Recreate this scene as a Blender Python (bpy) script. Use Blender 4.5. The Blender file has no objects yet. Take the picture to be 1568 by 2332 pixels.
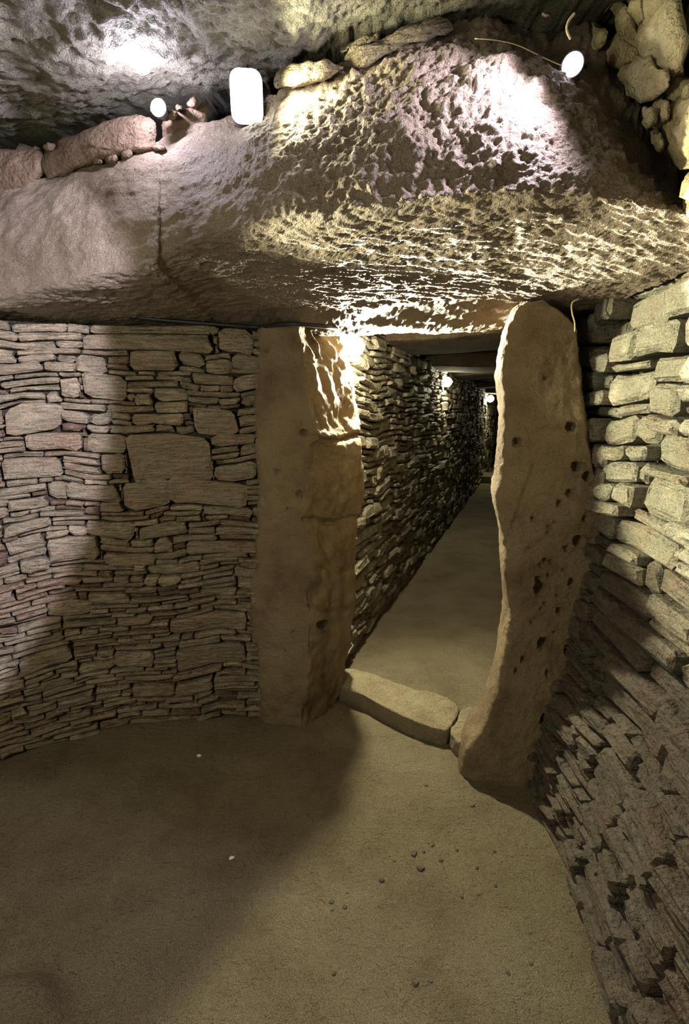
import bpy, bmesh, math, random
from mathutils import Vector, noise, Matrix
import numpy as np

SC = bpy.context.scene
COL = SC.collection
R = math.radians

# ------------------------------------------------------------------ camera
W, H, F = 1568.0, 2332.0, 1150.0
CAM_Z = 1.45
PITCH = math.atan((H / 2 - 940.0) / F)
cam = bpy.data.cameras.new('camera')
cam.sensor_fit = 'VERTICAL'
cam.sensor_height = 36.0
cam.lens = 36.0 * F / H
cam.clip_start = 0.02
cam.clip_end = 200
co = bpy.data.objects.new('camera', cam)
co.location = (0, 0, CAM_Z)
co.rotation_euler = (R(90) - PITCH, 0, 0)
COL.objects.link(co)
SC.camera = co

# ------------------------------------------------------------------ world, exposure
wd = bpy.data.worlds.new('dim_air')
SC.world = wd
wd.use_nodes = True
wd.node_tree.nodes['Background'].inputs[0].default_value = (0.95, 0.86, 0.66, 1)
wd.node_tree.nodes['Background'].inputs[1].default_value = 0.20
SC.view_settings.view_transform = 'Standard'
SC.view_settings.look = 'None'
SC.view_settings.gamma = 1.0
SC.view_settings.use_curve_mapping = False
SC.view_settings.exposure = 0.25
SC.cycles.max_bounces = 6
SC.cycles.diffuse_bounces = 4
SC.cycles.caustics_reflective = False
SC.cycles.caustics_refractive = False
SC.cycles.sample_clamp_indirect = 3.0
SC.cycles.use_denoising = True

# lamp powers (W) and colours; the fixtures themselves are built further down
COOL = (0.84, 0.80, 1.0)
WARM = (1.0, 0.93, 0.66)
YELL = (1.0, 0.95, 0.62)
P_A, P_B, P_C, P_D, P_E = 8.0, 19.0, 27.0, 118.0, 22.0
P_DUP, P_DBACK = 800.0, 34.0
P_G, P_H, P_J = 330.0, 36.0, 600.0

# ------------------------------------------------------------------ helpers
CP, SP = math.cos(PITCH), math.sin(PITCH)


def ray(px, py):
    x = (px - W / 2) / F
    u = -(py - H / 2) / F
    return Vector((x, CP + u * SP, -SP + u * CP))


def at(px, py, Y):
    d = ray(px, py)
    t = Y / d.y
    return Vector((d.x * t, Y, CAM_Z + d.z * t))


def at_x(px, py, X):
    d = ray(px, py)
    t = X / d.x
    return Vector((X, d.y * t, CAM_Z + d.z * t))


def ground(px, py, z=0.0):
    d = ray(px, py)
    t = (z - CAM_Z) / d.z
    return Vector((d.x * t, d.y * t, z))


def at_line(px, py, a, b):
    """point of the pixel ray on the vertical plane y = a + b*x"""
    d = ray(px, py)
    t = a / (d.y - b * d.x)
    return Vector((d.x * t, d.y * t, CAM_Z + d.z * t))


def project(p):
    y, z = p[1], p[2] - CAM_Z
    f = y * CP - z * SP
    u = y * SP + z * CP
    if f < 0.05:
        return None
    return (W / 2 + F * p[0] / f, H / 2 - F * u / f, f)


def lerp_table(tab, v):
    if v <= tab[0][0]:
        return tab[0][1]
    for (a, x), (b, y) in zip(tab, tab[1:]):
        if v <= b:
            return x + (y - x) * (v - a) / (b - a)
    return tab[-1][1]


def mesh_obj(name, verts, faces, mat, parent=None, smooth=True):
    me = bpy.data.meshes.new(name)
    me.from_pydata([tuple(v) for v in verts], [], faces)
    me.materials.append(mat)
    if smooth:
        me.polygons.foreach_set('use_smooth', [True] * len(me.polygons))
    me.update()
    o = bpy.data.objects.new(name, me)
    COL.objects.link(o)
    if parent:
        o.parent = parent
    return o


def bm_obj(name, bm, mat, parent=None, smooth=False):
    me = bpy.data.meshes.new(name)
    bm.to_mesh(me)
    bm.free()
    me.materials.append(mat)
    if smooth:
        me.polygons.foreach_set('use_smooth', [True] * len(me.polygons))
    o = bpy.data.objects.new(name, me)
    COL.objects.link(o)
    if parent:
        o.parent = parent
    return o


def tag(o, label, cat, group=None, kind=None):
    o['label'] = label
    o['category'] = cat
    if group:
        o['group'] = group
    if kind:
        o['kind'] = kind
    return o


def struct(o, label=None, cat=None):
    o['kind'] = 'structure'
    if label:
        o['label'] = label
    if cat:
        o['category'] = cat
    return o


def empty(name, loc, rot=None):
    o = bpy.data.objects.new(name, None)
    o.empty_display_size = 0.05
    o.location = loc
    if rot is not None:
        o.rotation_euler = rot
    COL.objects.link(o)
    return o


def fbm(p, scale, octs=4, H_=0.9):
    return noise.fractal(Vector(p) * scale, H_, 2.0, octs, noise_basis='PERLIN_ORIGINAL')


def cr(p0, p1, p2, p3, t):
    t2, t3 = t * t, t * t * t
    return 0.5 * ((2 * p1) + (p2 - p0) * t + (2 * p0 - 5 * p1 + 4 * p2 - p3) * t2 + (3 * p1 - p0 - 3 * p2 + p3) * t3)


def dense_line(pts, n, closed):
    """Catmull-Rom through rows of points (numpy array [k,...]) -> n samples per span"""
    k = len(pts)
    out = []
    spans = k if closed else k - 1
    for i in range(spans):
        if closed:
            q = [pts[(i + j) % k] for j in (-1, 0, 1, 2)]
        else:
            q = [pts[max(0, i - 1)], pts[i], pts[i + 1], pts[min(k - 1, i + 2)]]
        m = n[i] if isinstance(n, (list, tuple)) else n
        for j in range(m):
            out.append(cr(*q, j / m))
    if not closed:
        out.append(pts[-1])
    return np.array(out)


def net_mesh(net, nr, nc, closed_rows, closed_cols):
    """control net [rows][cols][3] -> dense vertex grid"""
    A = np.array([[tuple(p) for p in row] for row in net], dtype=float)
    A = dense_line(A, nr, closed_rows)
    A = np.swapaxes(dense_line(np.swapaxes(A, 0, 1), nc, closed_cols), 0, 1)
    n, m = A.shape[:2]
    verts = A.reshape(-1, 3)
    faces = []
    for i in range(n if closed_rows else n - 1):
        for j in range(m if closed_cols else m - 1):
            i2, j2 = (i + 1) % n, (j + 1) % m
            faces.append((i * m + j, i * m + j2, i2 * m + j2, i2 * m + j))
    return verts, faces, n, m


def displace(o, fn):
    me = o.data
    me.update()
    nv = len(me.vertices)
    c = np.empty(nv * 3)
    me.vertices.foreach_get('co', c)
    c = c.reshape(-1, 3)
    nn = np.array([tuple(v.normal) for v in me.vertices])
    for i in range(nv):
        c[i] += nn[i] * fn(c[i], nn[i])
    me.vertices.foreach_set('co', c.ravel())
    me.update()


def fix_normals(o):
    bm = bmesh.new()
    bm.from_mesh(o.data)
    bmesh.ops.recalc_face_normals(bm, faces=bm.faces)
    if bm.calc_volume(signed=True) < 0:
        bmesh.ops.reverse_faces(bm, faces=bm.faces)
    bm.to_mesh(o.data)
    bm.free()
    o.data.polygons.foreach_set('use_smooth', [True] * len(o.data.polygons))
    o.data.update()


def tube(name, pts, rad, mat, parent=None, sides=6, sub=4):
    P = dense_line(np.array([tuple(p) for p in pts]), sub, False)
    verts, faces = [], []
    for i, p in enumerate(P):
        t = Vector(P[min(i + 1, len(P) - 1)] - P[max(i - 1, 0)]).normalized()
        a = t.cross(Vector((0.13, 0.2, 0.97))).normalized()
        b = t.cross(a)
        for k in range(sides):
            an = 2 * math.pi * k / sides
            verts.append(Vector(p) + (a * math.cos(an) + b * math.sin(an)) * rad)
    for i in range(len(P) - 1):
        for k in range(sides):
            k2 = (k + 1) % sides
            faces.append((i * sides + k, i * sides + k2, (i + 1) * sides + k2, (i + 1) * sides + k))
    faces.append(tuple(range(sides - 1, -1, -1)))
    faces.append(tuple((len(P) - 1) * sides + k for k in range(sides)))
    return mesh_obj(name, verts, faces, mat, parent)


# ------------------------------------------------------------------ materials
def rock_mat(name, cols, rough=0.75, bump=((9, 0.02, 3), (45, 0.008, 5), (220, 0.0025, 3)), stretch=(1, 1, 1),
             spec=0.35, per_island=0.0, grain=0.25, cscale=5.0, strata=0.0, lines=0.5):
    m = bpy.data.materials.new(name)
    m.use_nodes = True
    nt = m.node_tree
    N, L = nt.nodes, nt.links
    bs = N['Principled BSDF']
    bs.inputs['Roughness'].default_value = rough
    bs.inputs['Specular IOR Level'].default_value = spec
    tc = N.new('ShaderNodeTexCoord')
    geo = N.new('ShaderNodeNewGeometry')
    mp = N.new('ShaderNodeMapping')
    mp.inputs['Scale'].default_value = stretch
    if per_island:
        cb = N.new('ShaderNodeVectorMath')
        cb.operation = 'MULTIPLY_ADD'
        cb.inputs[1].default_value = (37.0, 23.0, 11.0)
        L.new(geo.outputs['Random Per Island'], cb.inputs[0])
        L.new(tc.outputs['Object'], cb.inputs[2])
        L.new(cb.outputs[0], mp.inputs['Vector'])
    else:
        L.new(tc.outputs['Object'], mp.inputs['Vector'])
    src = mp.outputs['Vector']

    def nz(scale, detail, rg=0.6):
        n = N.new('ShaderNodeTexNoise')
        n.inputs['Scale'].default_value = scale
        n.inputs['Detail'].default_value = detail
        n.inputs['Roughness'].default_value = rg
        L.new(src, n.inputs['Vector'])
        return n.outputs['Fac']
    ramp = N.new('ShaderNodeValToRGB')
    el = ramp.color_ramp.elements
    k = len(cols)
    while len(el) < k:
        el.new(0.5)
    for i, c in enumerate(cols):
        el[i].position = 0.3 + 0.4 * i / (k - 1)
        el[i].color = (*c, 1)
    base = nz(cscale, 6, 0.65)
    if per_island:
        mr = N.new('ShaderNodeMath')
        mr.operation = 'MULTIPLY_ADD'
        mr.inputs[1].default_value = per_island
        L.new(geo.outputs['Random Per Island'], mr.inputs[0])
        ms = N.new('ShaderNodeMath')
        ms.operation = 'SUBTRACT'
        ms.inputs[1].default_value = per_island / 2
        L.new(base, ms.inputs[0])
        L.new(ms.outputs[0], mr.inputs[2])
        base = mr.outputs[0]
    L.new(base, ramp.inputs['Fac'])
    # grain: fine speckle that belongs to the stone
    g = nz(420, 2, 0.8)
    gr = N.new('ShaderNodeMapRange')
    gr.inputs['From Min'].default_value = 0.3
    gr.inputs['From Max'].default_value = 0.7
    gr.inputs['To Min'].default_value = 1 - grain
    gr.inputs['To Max'].default_value = 1 + grain
    L.new(g, gr.inputs['Value'])
    if strata:
        mp3 = N.new('ShaderNodeMapping')
        mp3.inputs['Scale'].default_value = (6, 6, 60)
        L.new(mp.outputs['Vector'], mp3.inputs['Vector'])
        sn = N.new('ShaderNodeTexNoise')
        sn.inputs['Scale'].default_value = 2.2
        sn.inputs['Detail'].default_value = 5
        sn.inputs['Roughness'].default_value = 0.7
        L.new(mp3.outputs['Vector'], sn.inputs['Vector'])
        sr = N.new('ShaderNodeMapRange')
        sr.inputs['From Min'].default_value = 0.34
        sr.inputs['From Max'].default_value = 0.58
        sr.inputs['To Min'].default_value = lines
        sr.inputs['To Max'].default_value = 1.08
        L.new(sn.outputs['Fac'], sr.inputs['Value'])
        sm = N.new('ShaderNodeMath')
        sm.operation = 'MULTIPLY'
        L.new(gr.outputs['Result'], sm.inputs[0])
        L.new(sr.outputs['Result'], sm.inputs[1])
        speck = sm.outputs[0]
    else:
        speck = gr.outputs['Result']
    mul = N.new('ShaderNodeVectorMath')
    mul.operation = 'MULTIPLY'
    L.new(ramp.outputs['Color'], mul.inputs[0])
    L.new(speck, mul.inputs[1])
    L.new(mul.outputs[0], bs.inputs['Base Color'])
    prev = None
    for s, d, dt in bump:
        b = N.new('ShaderNodeBump')
        b.inputs['Distance'].default_value = d * 2.2
        b.inputs['Strength'].default_value = 1.0
        L.new(nz(s, dt, 0.62), b.inputs['Height'])
        if prev:
            L.new(prev, b.inputs['Normal'])
        prev = b.outputs['Normal']
    if strata:
        mp2 = N.new('ShaderNodeMapping')
        mp2.inputs['Scale'].default_value = (5, 5, 17)
        L.new(mp.outputs['Vector'], mp2.inputs['Vector'])
        n = N.new('ShaderNodeTexNoise')
        n.inputs['Scale'].default_value = 6
        n.inputs['Detail'].default_value = 4
        L.new(mp2.outputs['Vector'], n.inputs['Vector'])
        b = N.new('ShaderNodeBump')
        b.inputs['Distance'].default_value = strata * 2.2
        b.inputs['Strength'].default_value = 1.0
        L.new(n.outputs['Fac'], b.inputs['Height'])
        L.new(prev, b.inputs['Normal'])
        prev = b.outputs['Normal']
    L.new(prev, bs.inputs['Normal'])
    return m


def plain_mat(name, col, rough=0.6, metal=0.0):
    m = bpy.data.materials.new(name)
    m.use_nodes = True
    nt = m.node_tree
    bs = nt.nodes['Principled BSDF']
    bs.inputs['Roughness'].default_value = rough
    bs.inputs['Metallic'].default_value = metal
    n = nt.nodes.new('ShaderNodeTexNoise')
    n.inputs['Scale'].default_value = 60
    r = nt.nodes.new('ShaderNodeValToRGB')
    r.color_ramp.elements[0].color = (*[c * 0.75 for c in col], 1)
    r.color_ramp.elements[1].color = (*[min(1, c * 1.2) for c in col], 1)
    nt.links.new(n.outputs['Fac'], r.inputs['Fac'])
    nt.links.new(r.outputs['Color'], bs.inputs['Base Color'])
    return m


def glow_mat(name, col, strength):
    m = bpy.data.materials.new(name)
    m.use_nodes = True
    nt = m.node_tree
    nt.nodes.remove(nt.nodes['Principled BSDF'])
    e = nt.nodes.new('ShaderNodeEmission')
    e.inputs[0].default_value = (*col, 1)
    e.inputs[1].default_value = strength
    nt.links.new(e.outputs[0], nt.nodes['Material Output'].inputs[0])
    return m


M_LEFT = rock_mat('slate_left', [(0.20, 0.13, 0.09), (0.40, 0.285, 0.19), (0.35, 0.30, 0.21), (0.54, 0.43, 0.30)],
                  per_island=0.5, bump=((30, 0.016, 5), (140, 0.005, 4)), strata=0.010, grain=0.38)
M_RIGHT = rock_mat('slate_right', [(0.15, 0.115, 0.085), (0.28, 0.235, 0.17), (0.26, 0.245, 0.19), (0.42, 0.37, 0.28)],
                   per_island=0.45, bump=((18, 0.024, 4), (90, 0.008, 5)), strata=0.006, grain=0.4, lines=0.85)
M_RLOW_DIM = rock_mat('slate_right_low_dim', [(0.085, 0.055, 0.038), (0.155, 0.112, 0.078), (0.135, 0.115, 0.085), (0.20, 0.16, 0.115)],
                  per_island=0.45, bump=((18, 0.024, 4), (90, 0.008, 5)), strata=0.008, grain=0.4, lines=0.65)  # browner slate, its colour also darkened for the weak light low on the wall
M_PASS = rock_mat('slate_passage', [(0.10, 0.086, 0.06), (0.21, 0.185, 0.13), (0.29, 0.26, 0.185)],
                  per_island=0.45, bump=((30, 0.012, 4),), grain=0.3)
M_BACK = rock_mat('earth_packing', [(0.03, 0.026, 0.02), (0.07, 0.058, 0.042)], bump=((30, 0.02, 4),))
M_LINTEL = rock_mat('granite_lintel', [(0.20, 0.145, 0.10), (0.32, 0.25, 0.185), (0.36, 0.285, 0.22)],
                    bump=((10, 0.012, 4), (48, 0.016, 6), (240, 0.0035, 3)), grain=0.42, cscale=3, rough=0.6, spec=0.5)
M_CAP = rock_mat('capstone', [(0.09, 0.084, 0.062), (0.18, 0.165, 0.122), (0.215, 0.20, 0.155)],
                 bump=((8, 0.015, 4), (40, 0.02, 6), (200, 0.004, 3)), grain=0.4, cscale=3, rough=0.65, spec=0.45)
M_JAMB = rock_mat('jamb_stone', [(0.15, 0.10, 0.056), (0.25, 0.183, 0.105), (0.32, 0.25, 0.15)],
                  bump=((14, 0.008, 4), (60, 0.005, 5), (260, 0.0022, 3)), grain=0.4, cscale=4)
M_WEDGE = rock_mat('wedge_stone', [(0.10, 0.064, 0.042), (0.165, 0.112, 0.076), (0.175, 0.138, 0.095)],
                   bump=((18, 0.012, 4), (90, 0.004, 5)), grain=0.3)
M_FLAKE = rock_mat('flaky_slate', [(0.09, 0.068, 0.04), (0.15, 0.118, 0.072), (0.19, 0.155, 0.1)], bump=((18, 0.014, 4), (90, 0.005, 5)), grain=0.35, strata=0.008, lines=0.6)
M_BOULDER = rock_mat('boulder', [(0.30, 0.24, 0.12), (0.50, 0.42, 0.24), (0.56, 0.50, 0.32)],
                     bump=((16, 0.012, 4), (80, 0.006, 5)), grain=0.25, per_island=0.2)
M_FLOOR = rock_mat('trodden_earth', [(0.165, 0.13, 0.08), (0.235, 0.195, 0.122), (0.275, 0.24, 0.155)],
                   bump=((5, 0.02, 4), (40, 0.008, 6), (170, 0.005, 4)), grain=0.55, cscale=3, rough=0.9, spec=0.15)
M_PEB_D = rock_mat('pebble_dark', [(0.07, 0.06, 0.045), (0.13, 0.11, 0.08)], bump=((90, 0.003, 3),))
M_PEB_L = rock_mat('pebble_white', [(0.75, 0.72, 0.65), (0.85, 0.83, 0.78)], bump=((90, 0.002, 3),))
M_BLACK = plain_mat('black_rubber', (0.012, 0.012, 0.013), 0.5)
M_GREY = plain_mat('grey_metal', (0.18, 0.18, 0.19), 0.4, 0.6)
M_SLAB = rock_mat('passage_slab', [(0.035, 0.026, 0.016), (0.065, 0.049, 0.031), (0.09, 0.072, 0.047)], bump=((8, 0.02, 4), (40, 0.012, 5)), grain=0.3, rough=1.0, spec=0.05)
M_SILL = rock_mat('threshold_rock', [(0.19, 0.15, 0.092), (0.28, 0.235, 0.145), (0.34, 0.295, 0.19)], bump=((25, 0.012, 4), (120, 0.005, 4)), grain=0.45, rough=0.9, spec=0.15)
M_STRAW = plain_mat('straw_wire', (0.55, 0.47, 0.28), 0.7)
G_COOL = glow_mat('lens_cool', (0.88, 0.86, 1.0), 14)
G_WARM = glow_mat('lens_warm', (1.0, 0.97, 0.82), 14)
G_YELL = glow_mat('lens_yellow', (1.0, 1.0, 0.86), 14)

# ------------------------------------------------------------------ plan of the place
LEFT_PLAN = [(-1.50, 0.05), (-1.70, 0.40), (-1.80, 0.85), (-1.76, 1.30), (-1.64, 1.66), (-1.46, 1.90), (-1.19, 2.09),
             (-0.81, 2.19), (-0.42, 2.24), (-0.22, 2.26)]
RIGHT_PLAN = [(0.76, 2.1), (0.76, 1.95), (0.745, 1.75), (0.735, 1.52), (0.735, 1.35), (0.715, 1.21), (0.695, 1.09), (0.67, 0.96), (0.66, 0.8),
              (0.66, 0.6), (0.68, 0.35)]
PD = Vector((0.341, 0.940, 0))        # direction of the passage
PN = Vector((0.940, -0.341, 0))       # to its right
P0 = Vector((0.04, 2.86, 0))          # foot of its left wall by the doorway
PASS_W = 0.92
WALL_TOP = 1.80


class Curve:
    def __init__(self, pts):
        self.P = dense_line(np.array(pts, dtype=float), 12, False)
        d = np.hypot(*(self.P[1:] - self.P[:-1]).T)
        self.S = np.concatenate([[0], np.cumsum(d)])
        self.len = self.S[-1]

    def pos(self, s):
        return Vector((np.interp(s, self.S, self.P[:, 0]), np.interp(s, self.S, self.P[:, 1]), 0))

    def frame(self, s, side):
        a, b = self.pos(max(0, s - 0.03)), self.pos(min(self.len, s + 0.03))
        t = (b - a).normalized()
        n = Vector((t.y, -t.x, 0)) * side
        return n

    def point(self, s, z, out, side):
        p = self.pos(s)
        n = self.frame(s, side)
        return Vector((p.x + n.x * out, p.y + n.y * out, z))


# ------------------------------------------------------------------ drystone masonry
def layer_heights(top, fn, rnd):
    z, zs = 0.0, [0.0]
    while z < top - 0.006:
        z += fn(z) * rnd.uniform(0.75, 1.3)
        zs.append(min(z, top))
    return zs


def fill_wall(s_len, zs, rnd, size_fn, features=(), cell=0.01):
    """random bond: fills a grid of thin layers with stones; features are (s0, s1, z0, z1) placed first"""
    nl, ns = len(zs) - 1, int(s_len / cell)
    occ = np.zeros((nl, ns), dtype=bool)
    out = []
    for f in features:
        s0, s1, z0, z1 = f[:4]
        i0 = int(np.argmin([abs(z - z0) for z in zs]))
        i1 = max(i0 + 1, int(np.argmin([abs(z - z1) for z in zs])))
        i0, i1 = min(i0, nl - 1), min(i1, nl)
        a, b = max(0, int(round(s0 / cell))), min(ns, int(round(s1 / cell)))
        if b - a < 2 or i1 <= i0 or occ[i0:i1, a:b].any():
            continue
        occ[i0:i1, a:b] = True
        out.append((a * cell, b * cell, zs[i0], zs[i1], True))
    for i in range(nl):
        j = 0
        while j < ns:
            if occ[i, j]:
                j += 1
                continue
            want_l, want_h = size_fn(j * cell, zs[i], rnd)
            k = 1
            while i + k < nl and zs[i + k] - zs[i] < want_h * 0.75 and not occ[i + k, j]:
                k += 1
            n = 1
            lim = max(2, int(want_l / cell))
            while j + n < ns and n < lim and not occ[i:i + k, j + n].any():
                n += 1
            # avoid leaving a sliver behind
            rest = 0
            while j + n + rest < ns and rest < 4 and not occ[i:i + k, j + n + rest].any():
                rest += 1
            if rest < 4:
                n += rest
            occ[i:i + k, j:j + n] = True
            out.append((j * cell, (j + n) * cell, zs[i], zs[i + k], False))
            j += n
    return out


def stone_geo(box, surf, rnd, warp, gap=0.0025, out_rng=(0.0, 0.02), bulge=0.008, back=-0.05, slant=0.2):
    s0, s1, z0, z1 = box[:4]
    w, h = s1 - s0, z1 - z0
    g = gap
    s0, s1, z0, z1 = s0 + g, s1 - g, z0 + g, z1 - g
    w, h = s1 - s0, z1 - z0
    c = min(w, h)
    j = lambda a: rnd.uniform(-a, a)
    cx = [min(0.024, rnd.uniform(0.08, 0.45) * c * rnd.choice((0.5, 1, 1.3))) for _ in range(4)]
    cz = [min(0.02, rnd.uniform(0.08, 0.38) * c) for _ in range(4)]
    sl = j(slant) * min(h, 0.04)   # slanted sides
    ring = [(s0 + cx[0] + sl, z0), ((s0 + s1) / 2 + j(w * .2), z0 + j(h * .05)), (s1 - cx[1], z0),
            (s1, z0 + cz[1]), (s1 + sl, z1 - cz[2]), (s1 - cx[2], z1), ((s0 + s1) / 2 + j(w * .2), z1 + j(h * .05)),
            (s0 + cx[3], z1), (s0, z1 - cz[3]), (s0 + j(.1) * c, z0 + cz[0])]
    n = len(ring)
    base = rnd.uniform(*out_rng)
    tilt_s, tilt_z = j(0.06), j(0.12)
    mc, mz = (s0 + s1) / 2, (z0 + z1) / 2
    rot = j(min(0.05, 0.25 * h / w))
    ring = [(s + (z - mz) * rot, z + (s - mc) * rot) for s, z in ring]
    ins = min(0.35, 0.006 / max(c, 0.01) + 0.10)
    verts = []
    for kind in (0, 1, 2):
        for (s, z) in ring:
            ss, zz = (s, z)
            if kind == 2:
                ss = s + (mc - s) * ins * min(1, c / w * 1.6) + j(c * .05)
                zz = z + (mz - z) * ins * 1.6
            e = base + (s - mc) * tilt_s + (z - mz) * tilt_z
            o = back if kind == 0 else (e + j(0.002) if kind == 1 else e + bulge + j(bulge * .6))
            ws, wz = warp(ss, zz)
            verts.append(surf(ss + ws, zz + wz, o))
    faces = []
    for k in range(n):
        k2 = (k + 1) % n
        faces.append((k, k2, n + k2, n + k))
        faces.append((n + k, n + k2, 2 * n + k2, 2 * n + k))
    faces.append(tuple(2 * n + k for k in range(n)))
    return verts, faces


def px_area(verts):
    q = [project(v) for v in verts[10:20]]
    if any(a is None for a in q):
        return 0
    xs, ys = [a[0] for a in q], [a[1] for a in q]
    x0, x1, y0, y1 = max(0, min(xs)), min(W, max(xs)), max(0, min(ys)), min(H, max(ys))
    if x1 <= x0 or y1 <= y0:
        return 0
    return (x1 - x0) * (y1 - y0)


def masonry(wall, geos, mat, name='stone', loose='small_stones', limit=296, flip=False, min_px=30):
    scored = sorted(((px_area(v), i) for i, (v, f) in enumerate(geos)), reverse=True)
    rest_v, rest_f = [], []
    for rank, (a, i) in enumerate(scored):
        v, f = geos[i]
        if flip:
            f = [tuple(reversed(q)) for q in f]
        if rank < limit and a > min_px:
            mesh_obj(name, v, f, mat(v) if callable(mat) else mat, wall, smooth=False)
        else:
            b = len(rest_v)
            rest_v += v
            rest_f += [tuple(q + b for q in t) for t in f]
    if rest_f:
        o = mesh_obj(loose, rest_v, rest_f, mat(rest_v) if callable(mat) else mat, wall, smooth=False)
        o['kind'] = 'stuff'


def wall_backing(name, curve, side, top, thick=0.25, out=-0.028, mat=None, lean=lambda z: 0.0):
    ns, nz_ = 70, 30
    verts, faces = [], []
    for lay in (out, out - thick):
        for i in range(ns + 1):
            for k in range(nz_ + 1):
                s, z = curve.len * i / ns, -0.05 + (top + 0.05) * k / nz_
                b = fbm((s * 3, z * 3, 1.7), 2.5) * 0.006 if lay == out else 0
                verts.append(curve.point(s, z, lay + b - lean(z), side))
    m = nz_ + 1
    off = (ns + 1) * m
    for i in range(ns):
        for k in range(nz_):
            a, b, c, d = i * m + k, (i + 1) * m + k, (i + 1) * m + k + 1, i * m + k + 1
            faces.append((a, b, c, d))
            faces.append((off + a, off + d, off + c, off + b))
    for i in range(ns):
        for k in (0, nz_):
            a, b = i * m + k, (i + 1) * m + k
            faces.append((a, b, off + b, off + a))
    for i in (0, ns):
        for k in range(nz_):
            a, b = i * m + k, i * m + k + 1
            faces.append((a, b, off + b, off + a))
    o = mesh_obj(name, verts, faces, mat or M_BACK)
    fix_normals(o)
    return o


# ------------------------------------------------------------------ floor
def floor_z(x, y):
    z = 0.010 * fbm((x, y, 0.3), 1.6) + 0.004 * fbm((x, y, 4.3), 7)
    # low earthen rim at the left of the viewer
    c = ground(-40, 2400)
    d = math.hypot((x - c.x) / 0.17, (y - c.y) / 0.15)
    z += 0.05 / (1 + math.exp(min(50, (d - 1) * 14)))
    return z


fx = np.concatenate([np.linspace(-2.3, -1.6, 8, endpoint=False), np.linspace(-1.6, 1.1, 150, endpoint=False), np.linspace(1.1, 9.5, 60)])
fy = np.concatenate([np.linspace(-1.2, 0.4, 20, endpoint=False), np.linspace(0.4, 3.2, 150, endpoint=False), np.linspace(3.2, 27, 120)])
vs = [(x, y, floor_z(x, y)) for y in fy for x in fx]
nx = len(fx)
fs = [(r * nx + c, r * nx + c + 1, (r + 1) * nx + c + 1, (r + 1) * nx + c) for r in range(len(fy) - 1) for c in range(nx - 1)]
struct(mesh_obj('floor', vs, fs, M_FLOOR), 'trodden brown earth floor of the stone chamber and passage')

# ------------------------------------------------------------------ left chamber wall
rnd = random.Random(5)
LC = Curve(LEFT_PLAN)
LSIDE = 1
LLEN = LC.len


def left_s(px, py):
    """(s, z) where a pixel ray meets the left wall"""
    d = ray(px, py)
    best = None
    for i in range(len(LC.P) - 1):
        a, b = LC.P[i], LC.P[i + 1]
        ex, ey = b - a
        den = d.x * ey - d.y * ex
        if abs(den) < 1e-9:
            continue
        t = (a[0] * ey - a[1] * ex) / den
        u = ((d.x * t - a[0]) * ex + (d.y * t - a[1]) * ey) / (ex * ex + ey * ey)
        if t > 0.3 and -0.001 <= u <= 1.001:
            best = (LC.S[i] + u * (LC.S[i + 1] - LC.S[i]), CAM_Z + d.z * t)
    return best


LEFT_STONES = [(290, 985, 485, 1088), (388, 1090, 560, 1150), (280, 1098, 385, 1162), (155, 1102, 278, 1142), (190, 850, 290, 906),
               (295, 803, 405, 845), (500, 752, 575, 806), (440, 925, 545, 980), (300, 948, 420, 976), (10, 930, 145, 992),
               (190, 772, 490, 802), (205, 734, 480, 768), (195, 1182, 308, 1222), (318, 1190, 430, 1222), (268, 1388, 345, 1424),
               (400, 1468, 560, 1522), (385, 1402, 560, 1440), (462, 1158, 570, 1180), (350, 908, 430, 934), (480, 985, 580, 1010),
               (490, 1050, 582, 1086), (115, 930, 190, 975), (140, 870, 185, 905), (105, 1235, 230, 1278), (425, 1225, 590, 1255),
               (20, 1130, 115, 1165), (60, 985, 190, 1030), (200, 990, 290, 1030), (230, 1030, 290, 1070), (0, 1045, 150, 1090),
               (150, 1050, 270, 1095), (40, 1480, 170, 1515), (260, 1480, 350, 1512), (110, 1455, 190, 1485), (300, 1555, 400, 1585)]
lf = []
for (x0, y0, x1, y1) in LEFT_STONES:
    a, b = left_s(x0, (y0 + y1) / 2), left_s(x1, (y0 + y1) / 2)
    c, d = left_s((x0 + x1) / 2, y1), left_s((x0 + x1) / 2, y0)
    if a and b and c and d:
        lf.append((a[0], b[0], c[1], d[1]))
zs = layer_heights(WALL_TOP, lambda z: 0.021 if z < 0.75 else 0.026, rnd)


def left_size(s, z, r):
    big = 0.20 if z > 0.85 else 0.07
    if r.random() < big:
        return r.uniform(0.08, 0.2), r.uniform(0.045, 0.07)
    return r.uniform(0.06, 0.24), r.choice((0.01, 0.012, 0.012, 0.02, 0.03))


def left_warp(s, z):
    return (0.006 * noise.noise((s * 9, z * 9, 3.0)),
            0.030 * noise.noise((s * 3.2, z * 2.2, 7.0)) + 0.015 * noise.noise((s * 10, z * 6, 1.0)) + 0.005 * noise.noise((s * 26, z * 12, 4.0)))


boxes = [b for b in fill_wall(LLEN, zs, rnd, left_size, lf) if b[1] > 0.6]
surf = lambda s, z, o: LC.point(s, max(0, z), o, LSIDE)
geos = [stone_geo(b, surf, rnd, left_warp, gap=0.0026, out_rng=(0.012, 0.024) if b[4] else (-0.008, 0.036), bulge=0.007, slant=0.45) for b in boxes]
wl = struct(wall_backing('wall_left', LC, LSIDE, WALL_TOP), 'curved drystone wall of thin slate slabs left of the doorway')
masonry(wl, geos, M_LEFT)

# ------------------------------------------------------------------ right chamber wall
rnd = random.Random(11)


def right_lean(z):
    t = max(0.0, min(1.0, z / 0.95))
    return 0.15 * (3 * t * t - 2 * t ** 3) + 0.01


RC = Curve(RIGHT_PLAN)
zs = layer_heights(WALL_TOP + 0.02, lambda z: 0.024 if z < 0.5 else (0.032 if z < 1.1 else 0.04), rnd)


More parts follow.
